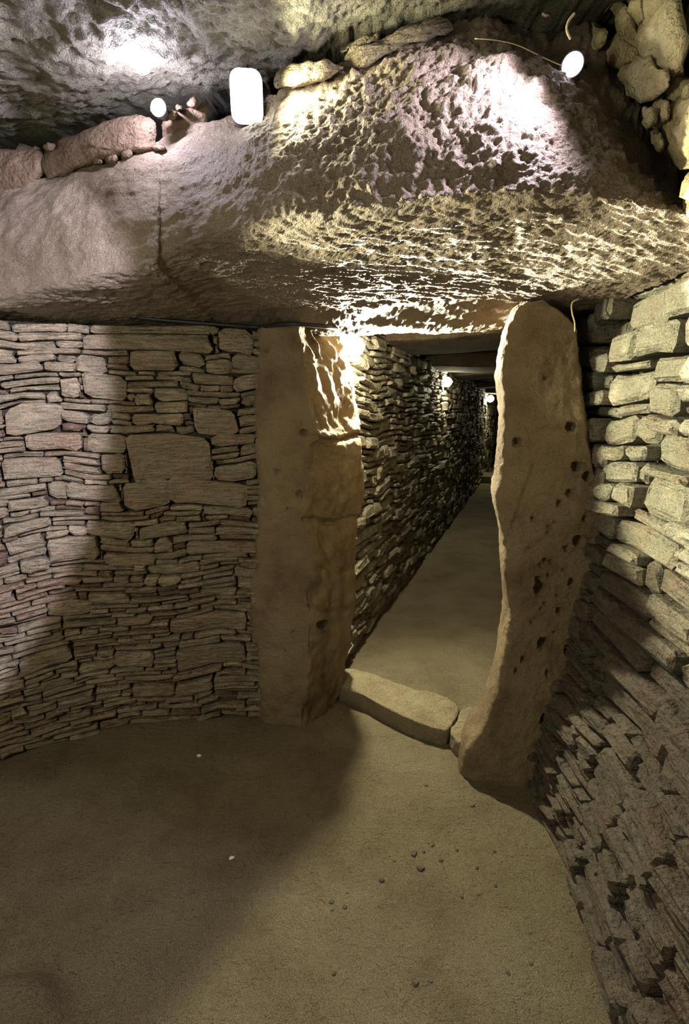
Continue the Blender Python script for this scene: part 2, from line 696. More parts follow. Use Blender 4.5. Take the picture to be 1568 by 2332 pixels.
def right_size(s, z, r):
    if z < 0.55:
        return r.uniform(0.10, 0.26), r.choice((0.02, 0.03, 0.05))
    if z < 1.15:
        return r.uniform(0.14, 0.36), r.choice((0.03, 0.045, 0.075, 0.09))
    return r.uniform(0.10, 0.26), r.choice((0.035, 0.06, 0.085, 0.1))


def right_warp(s, z):
    return (0.012 * noise.noise((s * 8, z * 8, 13.0)),
            0.022 * noise.noise((s * 4, z * 3, 17.0)) + 0.012 * noise.noise((s * 14, z * 6, 11.0)))


boxes = fill_wall(RC.len, zs, rnd, right_size)
surf = lambda s, z, o: RC.point(s, max(0, z), o - right_lean(z), 1)
geos = [stone_geo(b, surf, rnd, right_warp, gap=0.004, out_rng=(0.0, 0.04) if b[2] < 1.1 else (-0.01, 0.065), bulge=0.012, back=-0.07) for b in boxes]
wr = struct(wall_backing('wall_right', RC, 1, WALL_TOP, out=-0.05, lean=right_lean), 'drystone wall of rough slabs right of the doorway')
masonry(wr, geos, lambda v: M_RLOW_DIM if sum(p.z for p in v) / len(v) < 1.02 + 0.2 * noise.noise((v[0].y * 4, v[0].z * 3, 2)) else M_RIGHT)  # lower courses get the browner slate with the dimness in its colour

# ------------------------------------------------------------------ passage walls
rnd = random.Random(23)


class Straight:
    def __init__(self, a, b):
        self.a, self.t = Vector(a), (Vector(b) - Vector(a)).normalized()
        self.len = (Vector(b) - Vector(a)).length
        self.S = None

    def point(self, s, z, out, side):
        n = Vector((self.t.y, -self.t.x, 0)) * side
        p = self.a + self.t * s + n * out
        return Vector((p.x, p.y, z))


PL = Straight(P0 - PD * 0.30, P0 + PD * 20)
PR = Straight(P0 + PN * PASS_W - PD * 0.55, P0 + PN * PASS_W + PD * 20)
PTOP = 1.93
for nm, ln, side, seed in (('wall_passage_left', PL, 1, 3), ('wall_passage_right', PR, -1, 4)):
    r2 = random.Random(seed)
    geos = []
    for (a, b, lay, l0, l1) in ((0, 3.2, 0.036, 0.10, 0.32), (3.2, 8.0, 0.055, 0.15, 0.4), (8.0, 20.2, 0.09, 0.2, 0.5)):
        zs = layer_heights(PTOP, lambda z: lay, r2)
        bx = fill_wall(b - a, zs, r2, lambda s, z, r: (r.uniform(l0, l1), r.choice((lay * .5, lay, lay * 1.7))), cell=0.02)
        sf = lambda s, z, o, a=a, ln=ln, side=side: ln.point(s + a, max(0, z), o, side)
        wp = lambda s, z, a=a: (0, 0.03 * noise.noise(((s + a) * 2.2, z * 2, side * 5.0)) + 0.012 * noise.noise(((s + a) * 8, z * 5, 2.0)))
        geos += [stone_geo(q, sf, r2, wp, gap=0.005, out_rng=(-0.01, 0.035), bulge=0.010, back=-0.06) for q in bx]
    w_ = wall_backing(nm, ln, side, PTOP, out=-0.05)
    struct(w_, 'drystone wall on the left of the receding passage' if side == 1 else 'drystone wall on the right of the passage')
    masonry(w_, geos, M_PASS, flip=(side == -1), min_px=60)

# closing wall far down the passage
e0, e1 = P0 + PD * 20 - PN * 0.3, P0 + PD * 20 + PN * (PASS_W + 0.3)
ew = Straight(e0, e1)
struct(wall_backing('wall_passage_end', ew, 1, PTOP + 0.1, out=0.0), 'dark end wall of the passage')

# ------------------------------------------------------------------ rock blocks from a few outlines
def rock_slab(name, outline, depth_fn, thick, mat, parent=None, seed=0, bulge=0.02, rough=0.006, rings=5, sub=5, nscale=9):
    """a boulder: an outline of pixels, each with its own distance, given a rounded front and a real thickness behind"""
    pts = [depth_fn(x, y) for (x, y) in outline]
    c = sum(pts, Vector()) / len(pts)
    ctl = np.array([tuple(p) for p in pts])
    loop = dense_line(ctl, sub, True)
    view = (c - Vector((0, 0, CAM_Z))).normalized()
    verts, faces = [], []
    n = len(loop)
    prof = []
    for k in range(rings + 1):          # front: from the centre to the rim
        r = k / rings
        prof.append((max(r, 0.02), -bulge * math.sqrt(max(0, 1 - r ** 2.6))))
    prof += [(1.02, thick * 0.35), (0.94, thick * 0.75), (0.7, thick), (0.02, thick * 1.02)]
    for (r, dd) in prof:
        for p in loop:
            v = c + (Vector(p) - c) * r
            verts.append(v + view * dd)
    for k in range(len(prof) - 1):
        for i in range(n):
            i2 = (i + 1) % n
            faces.append((k * n + i, k * n + i2, (k + 1) * n + i2, (k + 1) * n + i))
    faces.append(tuple(range(n)))
    faces.append(tuple((len(prof) - 1) * n + i for i in range(n)))
    o = mesh_obj(name, verts, faces, mat, parent)
    fix_normals(o)
    displace(o, lambda p, nn: rough * 1.6 * fbm((p[0] + seed, p[1], p[2]), nscale, 4) + rough * 0.6 * fbm((p[0], p[1] + seed, p[2]), nscale * 4, 3))
    return o


# ------------------------------------------------------------------ lintel
LA, LB = 1.43, -0.36                    # front face line y = LA + LB*x
XS = [-300, -120, 60, 200, 345, 380, 500, 600, 750, 900, 1050, 1200, 1350, 1480, 1600, 1760]
BOT = [712, 700, 682, 652, 618, 598, 552, 530, 510, 490, 474, 468, 474, 488, 505, 540]
CRE = [600, 520, 432, 384, 350, 338, 288, 240, 178, 108, 82, 122, 240, 398, 486, 530]
TOP = [598, 518, 430, 382, 348, 336, 286, 238, 175, 100, 62, 42, 60, 150, 300, 420]
DEEP = [0.0, 0.0, 0.0, 0.0, 0.0, 0.02, 0.02, 0.0, -0.02, -0.03, -0.03, -0.02, 0.0, 0.0, 0.0, 0.0]
net = [[] for _ in range(11)]
for x, yb, yc, yt, dp in zip(XS, BOT, CRE, TOP, DEEP):
    a = LA + dp
    f0 = at_line(x, yb, a, LB)
    bx = f0.x
    back_y = 2.42 - 0.30 * bx
    zb = WALL_TOP + 0.012
    sag = -0.010 if bx > -0.2 else 0.0
    net[0].append(Vector((bx, back_y, zb)))
    p1 = Vector((bx, f0.y + (back_y - f0.y) * 0.62, zb + sag + max(0, f0.z - zb) * 0.36))
    p2 = Vector((bx, f0.y + (back_y - f0.y) * 0.28, zb + sag + max(0, f0.z - zb) * 0.72))
    net[1].append(p1)
    net[2].append(p2)
    net[3].append(at_line(x, yb, a + 0.02, LB))
    lean = 0.10 + 0.10 * max(0, min(1, (x - 500) / 500))
    for k, t in enumerate((0.18, 0.5, 0.82)):
        y = yb + (yc - yb) * t
        bul = -0.035 * math.sin(math.pi * t)
        net[4 + k].append(at_line(x, y, a + lean * t ** 1.6 + bul, LB))
    net[7].append(at_line(x, yc, a + lean + 0.02, LB))
    dt = 0.07 + (0.22 if x > 1100 else 0.0)
    tp = at_line(x, yt, a + lean + dt, LB)
    net[8].append(tp)
    net[9].append(Vector((tp.x, tp.y + 0.35, tp.z - 0.03)))
    net[10].append(Vector((tp.x, max(back_y, tp.y + 0.45), tp.z - 0.15)))
verts, faces, n, m = net_mesh(net, [20, 60, 50, 16, 40, 50, 36, 14, 10, 3, 3], 36, True, False)
faces.append(tuple(i * m for i in range(n)))
faces.append(tuple(i * m + m - 1 for i in range(n)))
lin = mesh_obj('lintel_stone', verts, faces, M_LINTEL)
fix_normals(lin)


def turb(p, scale, octs=3):
    return noise.turbulence(Vector(p) * scale, octs, False, noise_basis='PERLIN_ORIGINAL', amplitude_scale=0.6, frequency_scale=2.1)


def lintel_disp(p, nn):
    if nn[2] < -0.35:                      # underside: flaked ridges
        v = 0.006 * fbm(p, 3.0, 4) + 0.006 * fbm((p[0] * 0.6, p[1] * 1.8, 3.0), 9, 4) - 0.006 * turb((p[0] * 0.5, p[1] * 1.7, 5.0), 44)
    else:
        v = 0.018 * fbm(p, 3.0, 4) + 0.008 * fbm((p[0] * 1.0, p[1], p[2] * 1.6), 11, 4)
        k = min(1.0, max(0.12, (p[0] + 0.45) / 0.4))      # the left block is dressed smoother
        v -= 0.009 * k * turb(p, 46, 3)
        v += 0.016 * k * fbm(p, 7, 3)
    return v


displace(lin, lintel_disp)
tag(lin, 'huge reddish granite lintel slab spanning the doorway above both standing stones', 'lintel', kind='thing')

# ------------------------------------------------------------------ roof capstone
CX = [-640, -150, 60, 200, 330, 470, 600, 700, 800, 900, 1010, 1150, 1300, 1480, 1700]
CYE = [470, 362, 322, 286, 244, 212, 184, 150, 92, 58, 38, 34, 20, -30, -80]
net = [[] for _ in range(7)]
for x, y in zip(CX, CYE):
    e = at_line(x, y, LA + 0.24, LB)
    z2 = 2.42 + 0.03 * e.x
    net[0].append(Vector((e.x * 1.15, -1.0, z2 + 0.12)))
    net[1].append(Vector((e.x * 1.08, 0.0, z2 + 0.08)))
    net[2].append(Vector((e.x * 1.02, 0.75, max(z2 + 0.03, e.z + 0.03))))
    net[3].append(Vector((e.x, e.y - 0.38, e.z * 0.35 + z2 * 0.65 + 0.01)))
    net[4].append(Vector((e.x, e.y - 0.10, e.z + 0.012)))
    net[5].append(Vector((e.x, e.y + 0.02, e.z + 0.02)))
    net[6].append(Vector((e.x, e.y + 0.7, e.z + 0.10)))
verts, faces, n, m = net_mesh(net, [4, 14, 50, 40, 16, 4], 24, False, False)
nb = len(verts)
verts = np.concatenate([verts, verts + np.array([0, 0, 0.4])])
faces = faces + [tuple(reversed([q + nb for q in f])) for f in faces]
rim = [j for j in range(m)] + [i * m + m - 1 for i in range(1, n)] + [(n - 1) * m + j for j in range(m - 2, -1, -1)] + [i * m for i in range(n - 2, 0, -1)]
for a, b in zip(rim, rim[1:] + rim[:1]):
    faces.append((a, b, nb + b, nb + a))
cap = mesh_obj('ceiling', verts, faces, M_CAP)
fix_normals(cap)
displace(cap, lambda p, nn: 0.03 * fbm(p, 2.2, 4) - 0.014 * turb((p[0], p[1] * 1.5, p[2]), 18, 4) if nn[2] < 0.3 else 0.0)
struct(cap, 'dark rough capstone roofing the chamber')

# packed earth behind the gap between lintel and capstone
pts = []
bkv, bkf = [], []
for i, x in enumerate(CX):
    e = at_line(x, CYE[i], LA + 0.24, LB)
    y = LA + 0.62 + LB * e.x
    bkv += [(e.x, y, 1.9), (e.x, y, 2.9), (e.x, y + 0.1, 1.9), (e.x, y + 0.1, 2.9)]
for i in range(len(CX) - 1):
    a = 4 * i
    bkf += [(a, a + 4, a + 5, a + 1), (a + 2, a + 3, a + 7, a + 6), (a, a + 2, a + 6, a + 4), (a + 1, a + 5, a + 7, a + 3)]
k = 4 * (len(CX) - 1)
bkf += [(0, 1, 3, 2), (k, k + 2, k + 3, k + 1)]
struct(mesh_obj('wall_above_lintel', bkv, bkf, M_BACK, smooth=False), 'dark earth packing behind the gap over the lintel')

# ------------------------------------------------------------------ stones wedged between lintel and capstone
dl = lambda off: (lambda x, y: at_line(x, y, LA + off, LB))
WEDGES = [
    ([(-90, 370), (0, 342), (60, 335), (96, 345), (98, 395), (60, 425), (0, 448), (-90, 490)], 0.13, 0.25, 0.03,
     'reddish wedge stone at the far end of the gap under the capstone'),
    ([(104, 345), (150, 315), (235, 282), (310, 262), (348, 272), (355, 318), (348, 345), (285, 352), (215, 372), (150, 395), (112, 402), (98, 375)], 0.12, 0.25, 0.04,
     'long brown wedge block with a broken lower edge on the lintel'),
    ([(372, 278), (420, 255), (470, 228), (476, 262), (462, 296), (420, 318), (385, 330), (372, 312)], 0.16, 0.22, 0.02,
     'dark wedge stone right beside the small violet lamp'),
    ([(622, 188), (650, 152), (690, 142), (740, 140), (778, 150), (775, 165), (720, 185), (675, 204), (640, 200)], 0.12, 0.25, 0.025,
     'pale pointed wedge stone next to the large floodlight'),
    ([(782, 132), (800, 112), (860, 100), (905, 70), (960, 52), (1010, 47), (1032, 66), (1000, 82), (930, 102), (870, 128), (830, 150), (795, 148)], 0.14, 0.22, 0.02,
     'long flaky slab lying along the top of the lintel'),
    ([(775, 112), (800, 92), (835, 78), (872, 82), (840, 98), (800, 112), (780, 120)], 0.20, 0.2, 0.012,
     'small thin flake above the long slab under the capstone'),
]
for i, (ol, off, th, bl, lab) in enumerate(WEDGES):
    o = rock_slab('wedge_stone', ol, dl(off), th, M_WEDGE if i < 3 else M_FLAKE, seed=i * 3.7, bulge=bl, rough=0.008, sub=4, nscale=14)
    tag(o, lab, 'stone', 'stones wedged between lintel and capstone')
# little chinking stones in the seam
r4 = random.Random(9)
CHIPS = [(112, 334, 13, 'chinking stone over the left end of the long brown wedge block'),
         (222, 366, 15, 'flat chip under the middle of the long brown wedge block'),
         (252, 362, 17, 'larger chip under the long brown wedge block beside the flat chip'),
         (288, 354, 14, 'chip under the right end of the long brown wedge block'),
         (392, 262, 12, 'chinking stone right below the small violet lamp'),
         (362, 337, 14, 'chip in the black gap between the two wedge stones'),
         (440, 236, 14, 'chinking stone on top of the dark wedge stone'),
         (408, 246, 9, 'tiny chip on the dark wedge stone nearest the violet lamp'),
         (1245, 34, 11, 'small chip at the top right corner of the lintel under the boulders')]
for i, (x, y, s, lab) in enumerate(CHIPS):
    ol = [(x + s * math.cos(a) * r4.uniform(.7, 1.2), y + 0.7 * s * math.sin(a) * r4.uniform(.7, 1.2)) for a in [k * math.pi / 4 for k in range(8)]]
    o = rock_slab('chinking_stone', ol, dl(0.10), 0.10, M_WEDGE, seed=i, bulge=0.012, rough=0.004, sub=2, rings=3, nscale=20)
    tag(o, lab, 'stone', 'small chinking stones on top of the lintel')

# ------------------------------------------------------------------ boulders of the wall above the lintel, right
ur_wall = []
BOULD = [
    ([(1440, 225), (1415, 160), (1395, 95), (1430, 60), (1470, -30), (1530, -40), (1562, 60), (1560, 130), (1535, 172), (1490, 160)], 0.70),
    ([(1245, -20), (1320, -20), (1335, 25), (1300, 45), (1275, 40), (1255, 10)], 0.64),
    ([(1318, -25), (1395, -25), (1390, 8), (1350, 38), (1325, 20)], 0.68),
    ([(1305, 45), (1340, 38), (1368, 60), (1376, 92), (1352, 124), (1325, 105), (1306, 82)], 0.66),
    ([(1378, 122), (1395, 90), (1430, 95), (1455, 120), (1445, 140), (1415, 155), (1390, 150)], 0.68),
    ([(1408, 172), (1450, 135), (1490, 140), (1528, 175), (1520, 205), (1470, 232), (1440, 222)], 0.68),
    ([(1395, 20), (1415, 0), (1435, 40), (1455, 85), (1435, 90), (1412, 70)], 0.69),
    ([(1428, 10), (1450, -20), (1470, 30), (1460, 70), (1445, 60)], 0.70),
    ([(1460, 240), (1480, 245), (1490, 268), (1475, 285), (1460, 268)], 0.68),
    ([(1490, 230), (1510, 220), (1528, 240), (1525, 275), (1500, 290), (1488, 262)], 0.70),
    ([(1518, 300), (1525, 255), (1570, 220), (1640, 240), (1660, 330), (1620, 400), (1568, 395), (1530, 350)], 0.70),
    ([(1520, 200), (1540, 180), (1580, 185), (1575, 220), (1540, 232), (1520, 222)], 0.72),
    ([(1560, 40), (1600, -20), (1680, 0), (1690, 120), (1620, 180), (1565, 160)], 0.74),
    ([(1552, 415), (1568, 405), (1620, 415), (1640, 470), (1590, 490), (1560, 460)], 0.70),
    ([(1480, 300), (1505, 300), (1515, 330), (1500, 345), (1484, 325)], 0.71),
]
UR = Straight(at_x(1330, 160, 0.80).to_2d().to_3d(), Vector((0.86, 0.2, 0)))
uw = wall_backing('wall_upper_right', UR, 1, 2.75, out=-0.02)
# lift its foot onto the lintel
for v in uw.data.vertices:
    if v.co.z < 1.95:
        v.co.z = 1.95
struct(uw, 'corbelled wall of pale boulders rising from the right end of the lintel')
for i, (ol, X) in enumerate(BOULD):
    rock_slab('stone', ol, lambda x, y, X=X: at_x(x, y, X + 0.0), 0.14, M_BOULDER, uw, seed=i * 2.1, bulge=0.035, rough=0.010, sub=3, rings=4, nscale=13)

# chamber wall above the end of the lintel, left of the frame
UL = Curve(LEFT_PLAN[:6])
ul = wall_backing('wall_upper_left', UL, 1, 2.85, out=-0.03, mat=M_LEFT)
for v in ul.data.vertices:
    if v.co.z < 1.79:
        v.co.z = 1.79
struct(ul, 'upper part of the left chamber wall beyond the end of the lintel')

# ------------------------------------------------------------------ standing stones (jambs)
PITS = [(1300, 972, 12), (1176, 1006, 10), (1312, 1063, 12), (1337, 1085, 12), (1296, 1123, 9), (1272, 1146, 8), (1317, 1232, 14),
        (1230, 1342, 15), (1226, 1322, 9), (1302, 1328, 9), (1273, 1392, 8), (1236, 1467, 14), (1297, 1480, 13), (1300, 1570, 11), (1246, 1532, 7),
        (1250, 1200, 5), (1248, 1215, 5), (1262, 1190, 4), (1212, 1182, 6), (1240, 1278, 6), (1253, 1280, 5), (1230, 1287, 5), (1290, 1250, 7),
        (1248, 1312, 5), (1268, 1357, 4), (1242, 1376, 5), (1232, 1388, 4), (1240, 861, 5), (1192, 1505, 8), (1175, 1530, 6), (1210, 1420, 4),
        (1262, 1440, 4), (1330, 1180, 7), (1283, 1300, 4), (1205, 1250, 4), (1240, 1640, 12)]


def pit_disp(p, pits, scale):
    q = project(p)
    if q is None:
        return 0
    v = 0
    for (x, y, r) in pits:
        if abs(q[0] - x) < r * 1.8 and abs(q[1] - y) < r * 1.8:
            d = math.hypot(q[0] - x, q[1] - y) / r
            if d < 1.7:
                v -= scale * r * max(0.0, 1 - d * d) ** 0.45
                v += 0.12 * scale * r * math.exp(-((d - 1.15) / 0.25) ** 2)
    return v


# right stone: rows by height; columns front-left, front, front-right, back-right, back, back-left
RL = [(676, 1205), (690, 1185), (705, 1170), (745, 1152), (800, 1138), (850, 1131), (950, 1138), (1060, 1132), (1130, 1126), (1230, 1140),
      (1300, 1143), (1390, 1150), (1450, 1143), (1520, 1130), (1580, 1118), (1640, 1096), (1690, 1062), (1740, 1046), (1790, 1052), (1840, 1062)]
RR = [(676, 1225), (690, 1245), (705, 1268), (745, 1312), (800, 1318), (850, 1322), (950, 1330), (1060, 1350), (1130, 1358), (1230, 1366),
      (1300, 1352), (1390, 1328), (1450, 1312), (1520, 1298), (1580, 1284), (1640, 1262), (1690, 1240), (1740, 1222), (1790, 1212), (1840, 1205)]
net = []
ys = [686, 693, 705, 722, 745, 772, 800, 850, 900, 950, 1005, 1060, 1095, 1130, 1180, 1230, 1265, 1300, 1345, 1390, 1420, 1450, 1520, 1580, 1640, 1690, 1740, 1790, 1840]
for y in ys:
    xl, xr = lerp_table(RL, y), lerp_table(RR, y)
    t = (y - 690) / 1100
    yl = 1.86 - 0.03 * t
    yr = 1.755
    fl, fr = at(xl, y, yl), at(xr, y, yr)
    f1 = at(xl + (xr - xl) * 0.10, y, yl - 0.05)
    f2 = at(xl + (xr - xl) * 0.5, y, (yl + yr) / 2 - 0.035)
    f3 = at(xl + (xr - xl) * 0.9, y, yr - 0.012)
    z = fl.z
    back = 0.24
    net.append([fl, f1, f2, f3, fr, fr + Vector((0.03, 0.10, 0)), Vector((fr.x + 0.03, fr.y + back, z)), Vector(((fl.x + fr.x) / 2 + .03, fl.y + back, z)),
                Vector((fl.x + 0.06, fl.y + back * 0.8, z)), fl + Vector((0.015, 0.07, 0))])
verts, faces, n, m = net_mesh(net, 11, [10, 24, 24, 10, 4, 4, 4, 4, 4, 6], False, True)
verts = list(map(Vector, verts))
for i in (0, n - 1):
    faces.append(tuple(i * m + j for j in range(m)))
jr = mesh_obj('standing_stone', verts, faces, M_JAMB)
fix_normals(jr)


def jr_disp(p, nn):
    v = 0.010 * fbm(p, 5, 4) + 0.0035 * fbm(p, 24, 4) + 0.002 * fbm(p, 60, 2)
    if nn[1] < -0.2:
        v += pit_disp(p, PITS, 0.0034)
        q = project(p)
        # flaked scar on the inner half
        if q and 1060 < q[1] < 1260 and q[0] < 1215:
            v += 0.006 * (1 if q[0] < 1205 - (q[1] - 1075) * 0.35 else 0)
    return v


displace(jr, jr_disp)
tag(jr, 'pitted standing stone on the right of the doorway, many round holes', 'standing stone', 'standing stones flanking the doorway')

LLf = [(738, 612), (745, 592), (800, 588), (900, 584), (1000, 584), (1100, 590), (1200, 588), (1300, 577), (1400, 569), (1440, 572), (1470, 588),
       (1560, 590), (1640, 588), (1700, 585)]
LM = [(738, 668), (745, 674), (800, 692), (830, 695), (860, 702), (940, 706), (985, 722), (1000, 735), (1010, 712), (1060, 706), (1100, 712), (1150, 694), (1185, 690), (1200, 702),
      (1260, 715), (1300, 712), (1360, 704), (1400, 712), (1500, 705), (1580, 695), (1650, 690), (1700, 690)]
LR = [(738, 705), (745, 728), (770, 752), (795, 780), (830, 796), (900, 808), (950, 815), (985, 819), (998, 814), (1012, 819), (1060, 824), (1130, 826), (1180, 818), (1190, 814), (1210, 812),
      (1300, 806), (1370, 809), (1430, 803), (1500, 790), (1560, 775), (1600, 765), (1650, 755), (1700, 750)]
net = []
ys = [740, 746, 756, 770, 795, 830, 860, 900, 950, 980, 998, 1014, 1060, 1100, 1150, 1178, 1190, 1204, 1250, 1300, 1360, 1400, 1440, 1470, 1510, 1560, 1600, 1650, 1700]
for y in ys:
    xl, xm, xr = lerp_table(LLf, y), lerp_table(LM, y), lerp_table(LR, y)
    yl, ym, yr = 2.215, 2.13, 2.42
    t = max(0, (y - 1500) / 150)
    yr -= 0.08 * t
    yr += 0.17 * max(0.0, min(1.0, (1020 - y) / 60))
    fl, fm, fr = at(xl, y, yl), at(xm, y, ym), at(xr, y, yr)
    f1 = at(xl + (xm - xl) * 0.3, y, yl - 0.05)
    f2 = at(xl + (xm - xl) * 0.8, y, ym + 0.012)
    s1 = at(xm + (xr - xm) * 0.4, y, ym + (yr - ym) * 0.33)
    s2 = at(xm + (xr - xm) * 0.8, y, ym + (yr - ym) * 0.70)
    z = fl.z
    net.append([fl, f1, f2, fm, s1, s2, fr, Vector((fr.x - 0.03, max(fr.y + 0.06, 2.54), z)), Vector(((fl.x + fr.x) / 2, max(fr.y + 0.10, 2.64), z)),
                Vector((fl.x - 0.02, fl.y + 0.30, z)), Vector((fl.x - 0.02, fl.y + 0.10, z))])
verts, faces, n, m = net_mesh(net, 11, [14, 14, 8, 14, 14, 8, 4, 4, 4, 4, 4], False, True)
for i in (0, n - 1):
    faces.append(tuple(i * m + j for j in range(m)))
jl = mesh_obj('standing_stone', verts, faces, M_JAMB)
fix_normals(jl)
LPITS = [(606, 798, 6), (628, 1075, 6), (682, 1125, 8), (692, 985, 9), (668, 1442, 6), (650, 1485, 4), (655, 1160, 4), (640, 905, 3), (630, 1395, 3), (722, 808, 8), (730, 1422, 12)]


def jl_disp(p, nn):
    v = 0.012 * fbm(p, 4.5, 4) + 0.004 * fbm(p, 20, 4) + 0.0015 * fbm(p, 60, 2)
    if nn[1] < 0.2:
        v += pit_disp(p, LPITS, 0.0034)
        q = project(p)
        if q and nn[0] > 0.25:
            for (yy, x0, dd, wd_) in ((998, 735, 0.030, 6), (1186, 690, 0.016, 6), (1390, 700, 0.014, 8), (1300, 700, 0.008, 10)):
                yc = yy + 5 * math.sin(q[0] * 0.06) + (q[0] - 750) * -0.03
                v -= dd * math.exp(-((q[1] - yc) / wd_) ** 2)
            v += 0.018 * fbm((p[0] * 2, p[1] * 2, p[2]), 7, 3)
    return v


displace(jl, jl_disp)
tag(jl, 'tall brown standing stone on the left of the doorway, lit broken inner edge', 'standing stone', 'standing stones flanking the doorway')

# ------------------------------------------------------------------ threshold
TH = 0.085
a_top = [(758, 1552), (830, 1585), (900, 1622), (960, 1648), (1000, 1660), (1024, 1655), (1044, 1608), (1000, 1582), (930, 1565), (850, 1535), (790, 1522), (750, 1530)]


def block(name, top_px, z, mat, seed=0, rough=0.004, skirt=0.008):
    ctl = np.array([tuple(ground(x, y, z)) for x, y in top_px])
    loop = dense_line(ctl, 9, True)
    c = loop.mean(axis=0)
    verts, faces = [], []
    n = len(loop)
    prof = [(0.02, 0.0), (0.35, 0.002), (0.7, 0.002), (0.95, 0.001), (0.985, 0.0), (0.998, -0.005), (1.0, -0.018), (1.0, -0.05), (0.995, -z - 0.03)]
    for r, dz in prof:
        for p in loop:
            v = c + (p - c) * r
            v[2] = z + dz
            verts.append(v)
    for k in range(len(prof) - 1):
        for i in range(n):
            i2 = (i + 1) % n
            faces.append((k * n + i, k * n + i2, (k + 1) * n + i2, (k + 1) * n + i))
    faces.append(tuple(range(n)))
    faces.append(tuple((len(prof) - 1) * n + i for i in range(n)))
    o = mesh_obj(name, verts, faces, mat)
    fix_normals(o)
    displace(o, lambda p, nn: rough * (1.6 * fbm((p[0] + seed, p[1], p[2]), 12, 4) + 0.9 * fbm((p[0], p[1] + seed, p[2]), 40, 3)))
    return o


th = block('threshold_stone', a_top, TH, M_SILL)
tag(th, 'long low threshold slab lying across the doorway', 'threshold')
tc_ = block('broken_stone', [(1025, 1668), (1040, 1640), (1048, 1618), (1075, 1612), (1104, 1622), (1102, 1650), (1080, 1668), (1050, 1690)], TH * 0.95, M_SILL, seed=4)
tag(tc_, 'broken corner stone between the threshold slab and the pitted standing stone', 'stone')

# ------------------------------------------------------------------ passage roof slabs and far sill
rf = Straight(P0 - PD * 0.2 - PN * 0.35, P0 + PD * 20 - PN * 0.35)
rv, rfc = [], []
for (a, b) in ((0.0, 20.2),):
    for z in (2.14, 2.35):
        for s, o in ((a, 0), (b, 0), (b, 1.5), (a, 1.5)):
            rv.append(rf.point(s, z, o, 1))
rfc = [(0, 3, 2, 1), (4, 5, 6, 7), (0, 1, 5, 4), (1, 2, 6, 5), (2, 3, 7, 6), (3, 0, 4, 7)]
pc = struct(mesh_obj('ceiling_passage', rv, rfc, M_BACK, smooth=False), 'roof of the passage, a row of rough slabs')
r5 = random.Random(31)
s = 0.05
idx = 0
while s < 19.6:
    wdt = r5.uniform(0.7, 1.1)
    zb = (1.95, 1.90, 1.97, 1.86, 1.93, 1.9, 1.95)[idx % 7] + r5.uniform(-0.01, 0.01)
    nets = []
    for k, (ds, z) in enumerate(((0, 2.13), (0.0, zb + 0.03), (0.05, zb), (wdt * .5, zb - 0.01), (wdt - 0.06, zb), (wdt - 0.01, zb + 0.03), (wdt - 0.01, 2.13))):
        row = []
        for q in range(7):
            o_ = 0.05 + 1.4 * q / 6
            row.append(rf.point(s + ds + 0.03 * math.sin(q * 1.9 + idx), z + 0.012 * math.sin(q * 1.3 + idx * 2), o_, 1))
        nets.append(row)
    v, f, n, m = net_mesh(nets, 3, 4, True, False)
    f.append(tuple(i * m for i in range(n)))
    f.append(tuple(i * m + m - 1 for i in range(n)))
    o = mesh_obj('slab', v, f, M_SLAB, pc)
    fix_normals(o)
    s += wdt
    idx += 1

fs0 = P0 + PD * 8.6
fv = []
sill = empty('floor_sill', fs0)
bm = bmesh.new()
bmesh.ops.create_cube(bm, size=1)
bmesh.ops.scale(bm, vec=(PASS_W + 0.05, 0.8, 0.16), verts=bm.verts)
bmesh.ops.bevel(bm, geom=bm.edges[:], offset=0.02, segments=2, affect='EDGES', profile=0.5)
bmesh.ops.subdivide_edges(bm, edges=bm.edges[:], cuts=3, use_grid_fill=True)
for v in bm.verts:
    v.co += v.normal * 0.012 * fbm(v.co, 6)
    v.co = Matrix.Rotation(math.atan2(PN.y, PN.x), 3, 'Z') @ v.co
    v.co += Vector((PN.x * PASS_W / 2, PN.y * PASS_W / 2, 0.06))
bm_obj('sill_slab', bm, M_FLOOR, sill)
tag(sill, 'pale flat sill slab across the floor far down the passage', 'sill')

# ------------------------------------------------------------------ lamps
def lathe(prof, seg=20):
    bm = bmesh.new()
    rings = []
    for r, z in prof:
        rings.append([bm.verts.new((r * math.cos(2 * math.pi * k / seg), r * math.sin(2 * math.pi * k / seg), z)) for k in range(seg)])
    for a, b in zip(rings, rings[1:]):
        for k in range(seg):
            bm.faces.new((a[k], a[(k + 1) % seg], b[(k + 1) % seg], b[k]))
    bm.faces.new(list(reversed(rings[0])))
    bm.faces.new(rings[-1])
    return bm


def aim(loc, tgt):
    return (Vector(tgt) - Vector(loc)).to_track_quat('Z', 'Y').to_euler()


def add_light(parent, off, col, power, rad=0.02):
    li = bpy.data.lights.new('lamp_light', 'POINT')
    li.color = col
    li.energy = power
    li.shadow_soft_size = rad
    o = bpy.data.objects.new('lamp_light', li)
    o.location = parent.rotation_euler.to_matrix().inverted() @ Vector(off)
    o.parent = parent
    COL.objects.link(o)
    return o


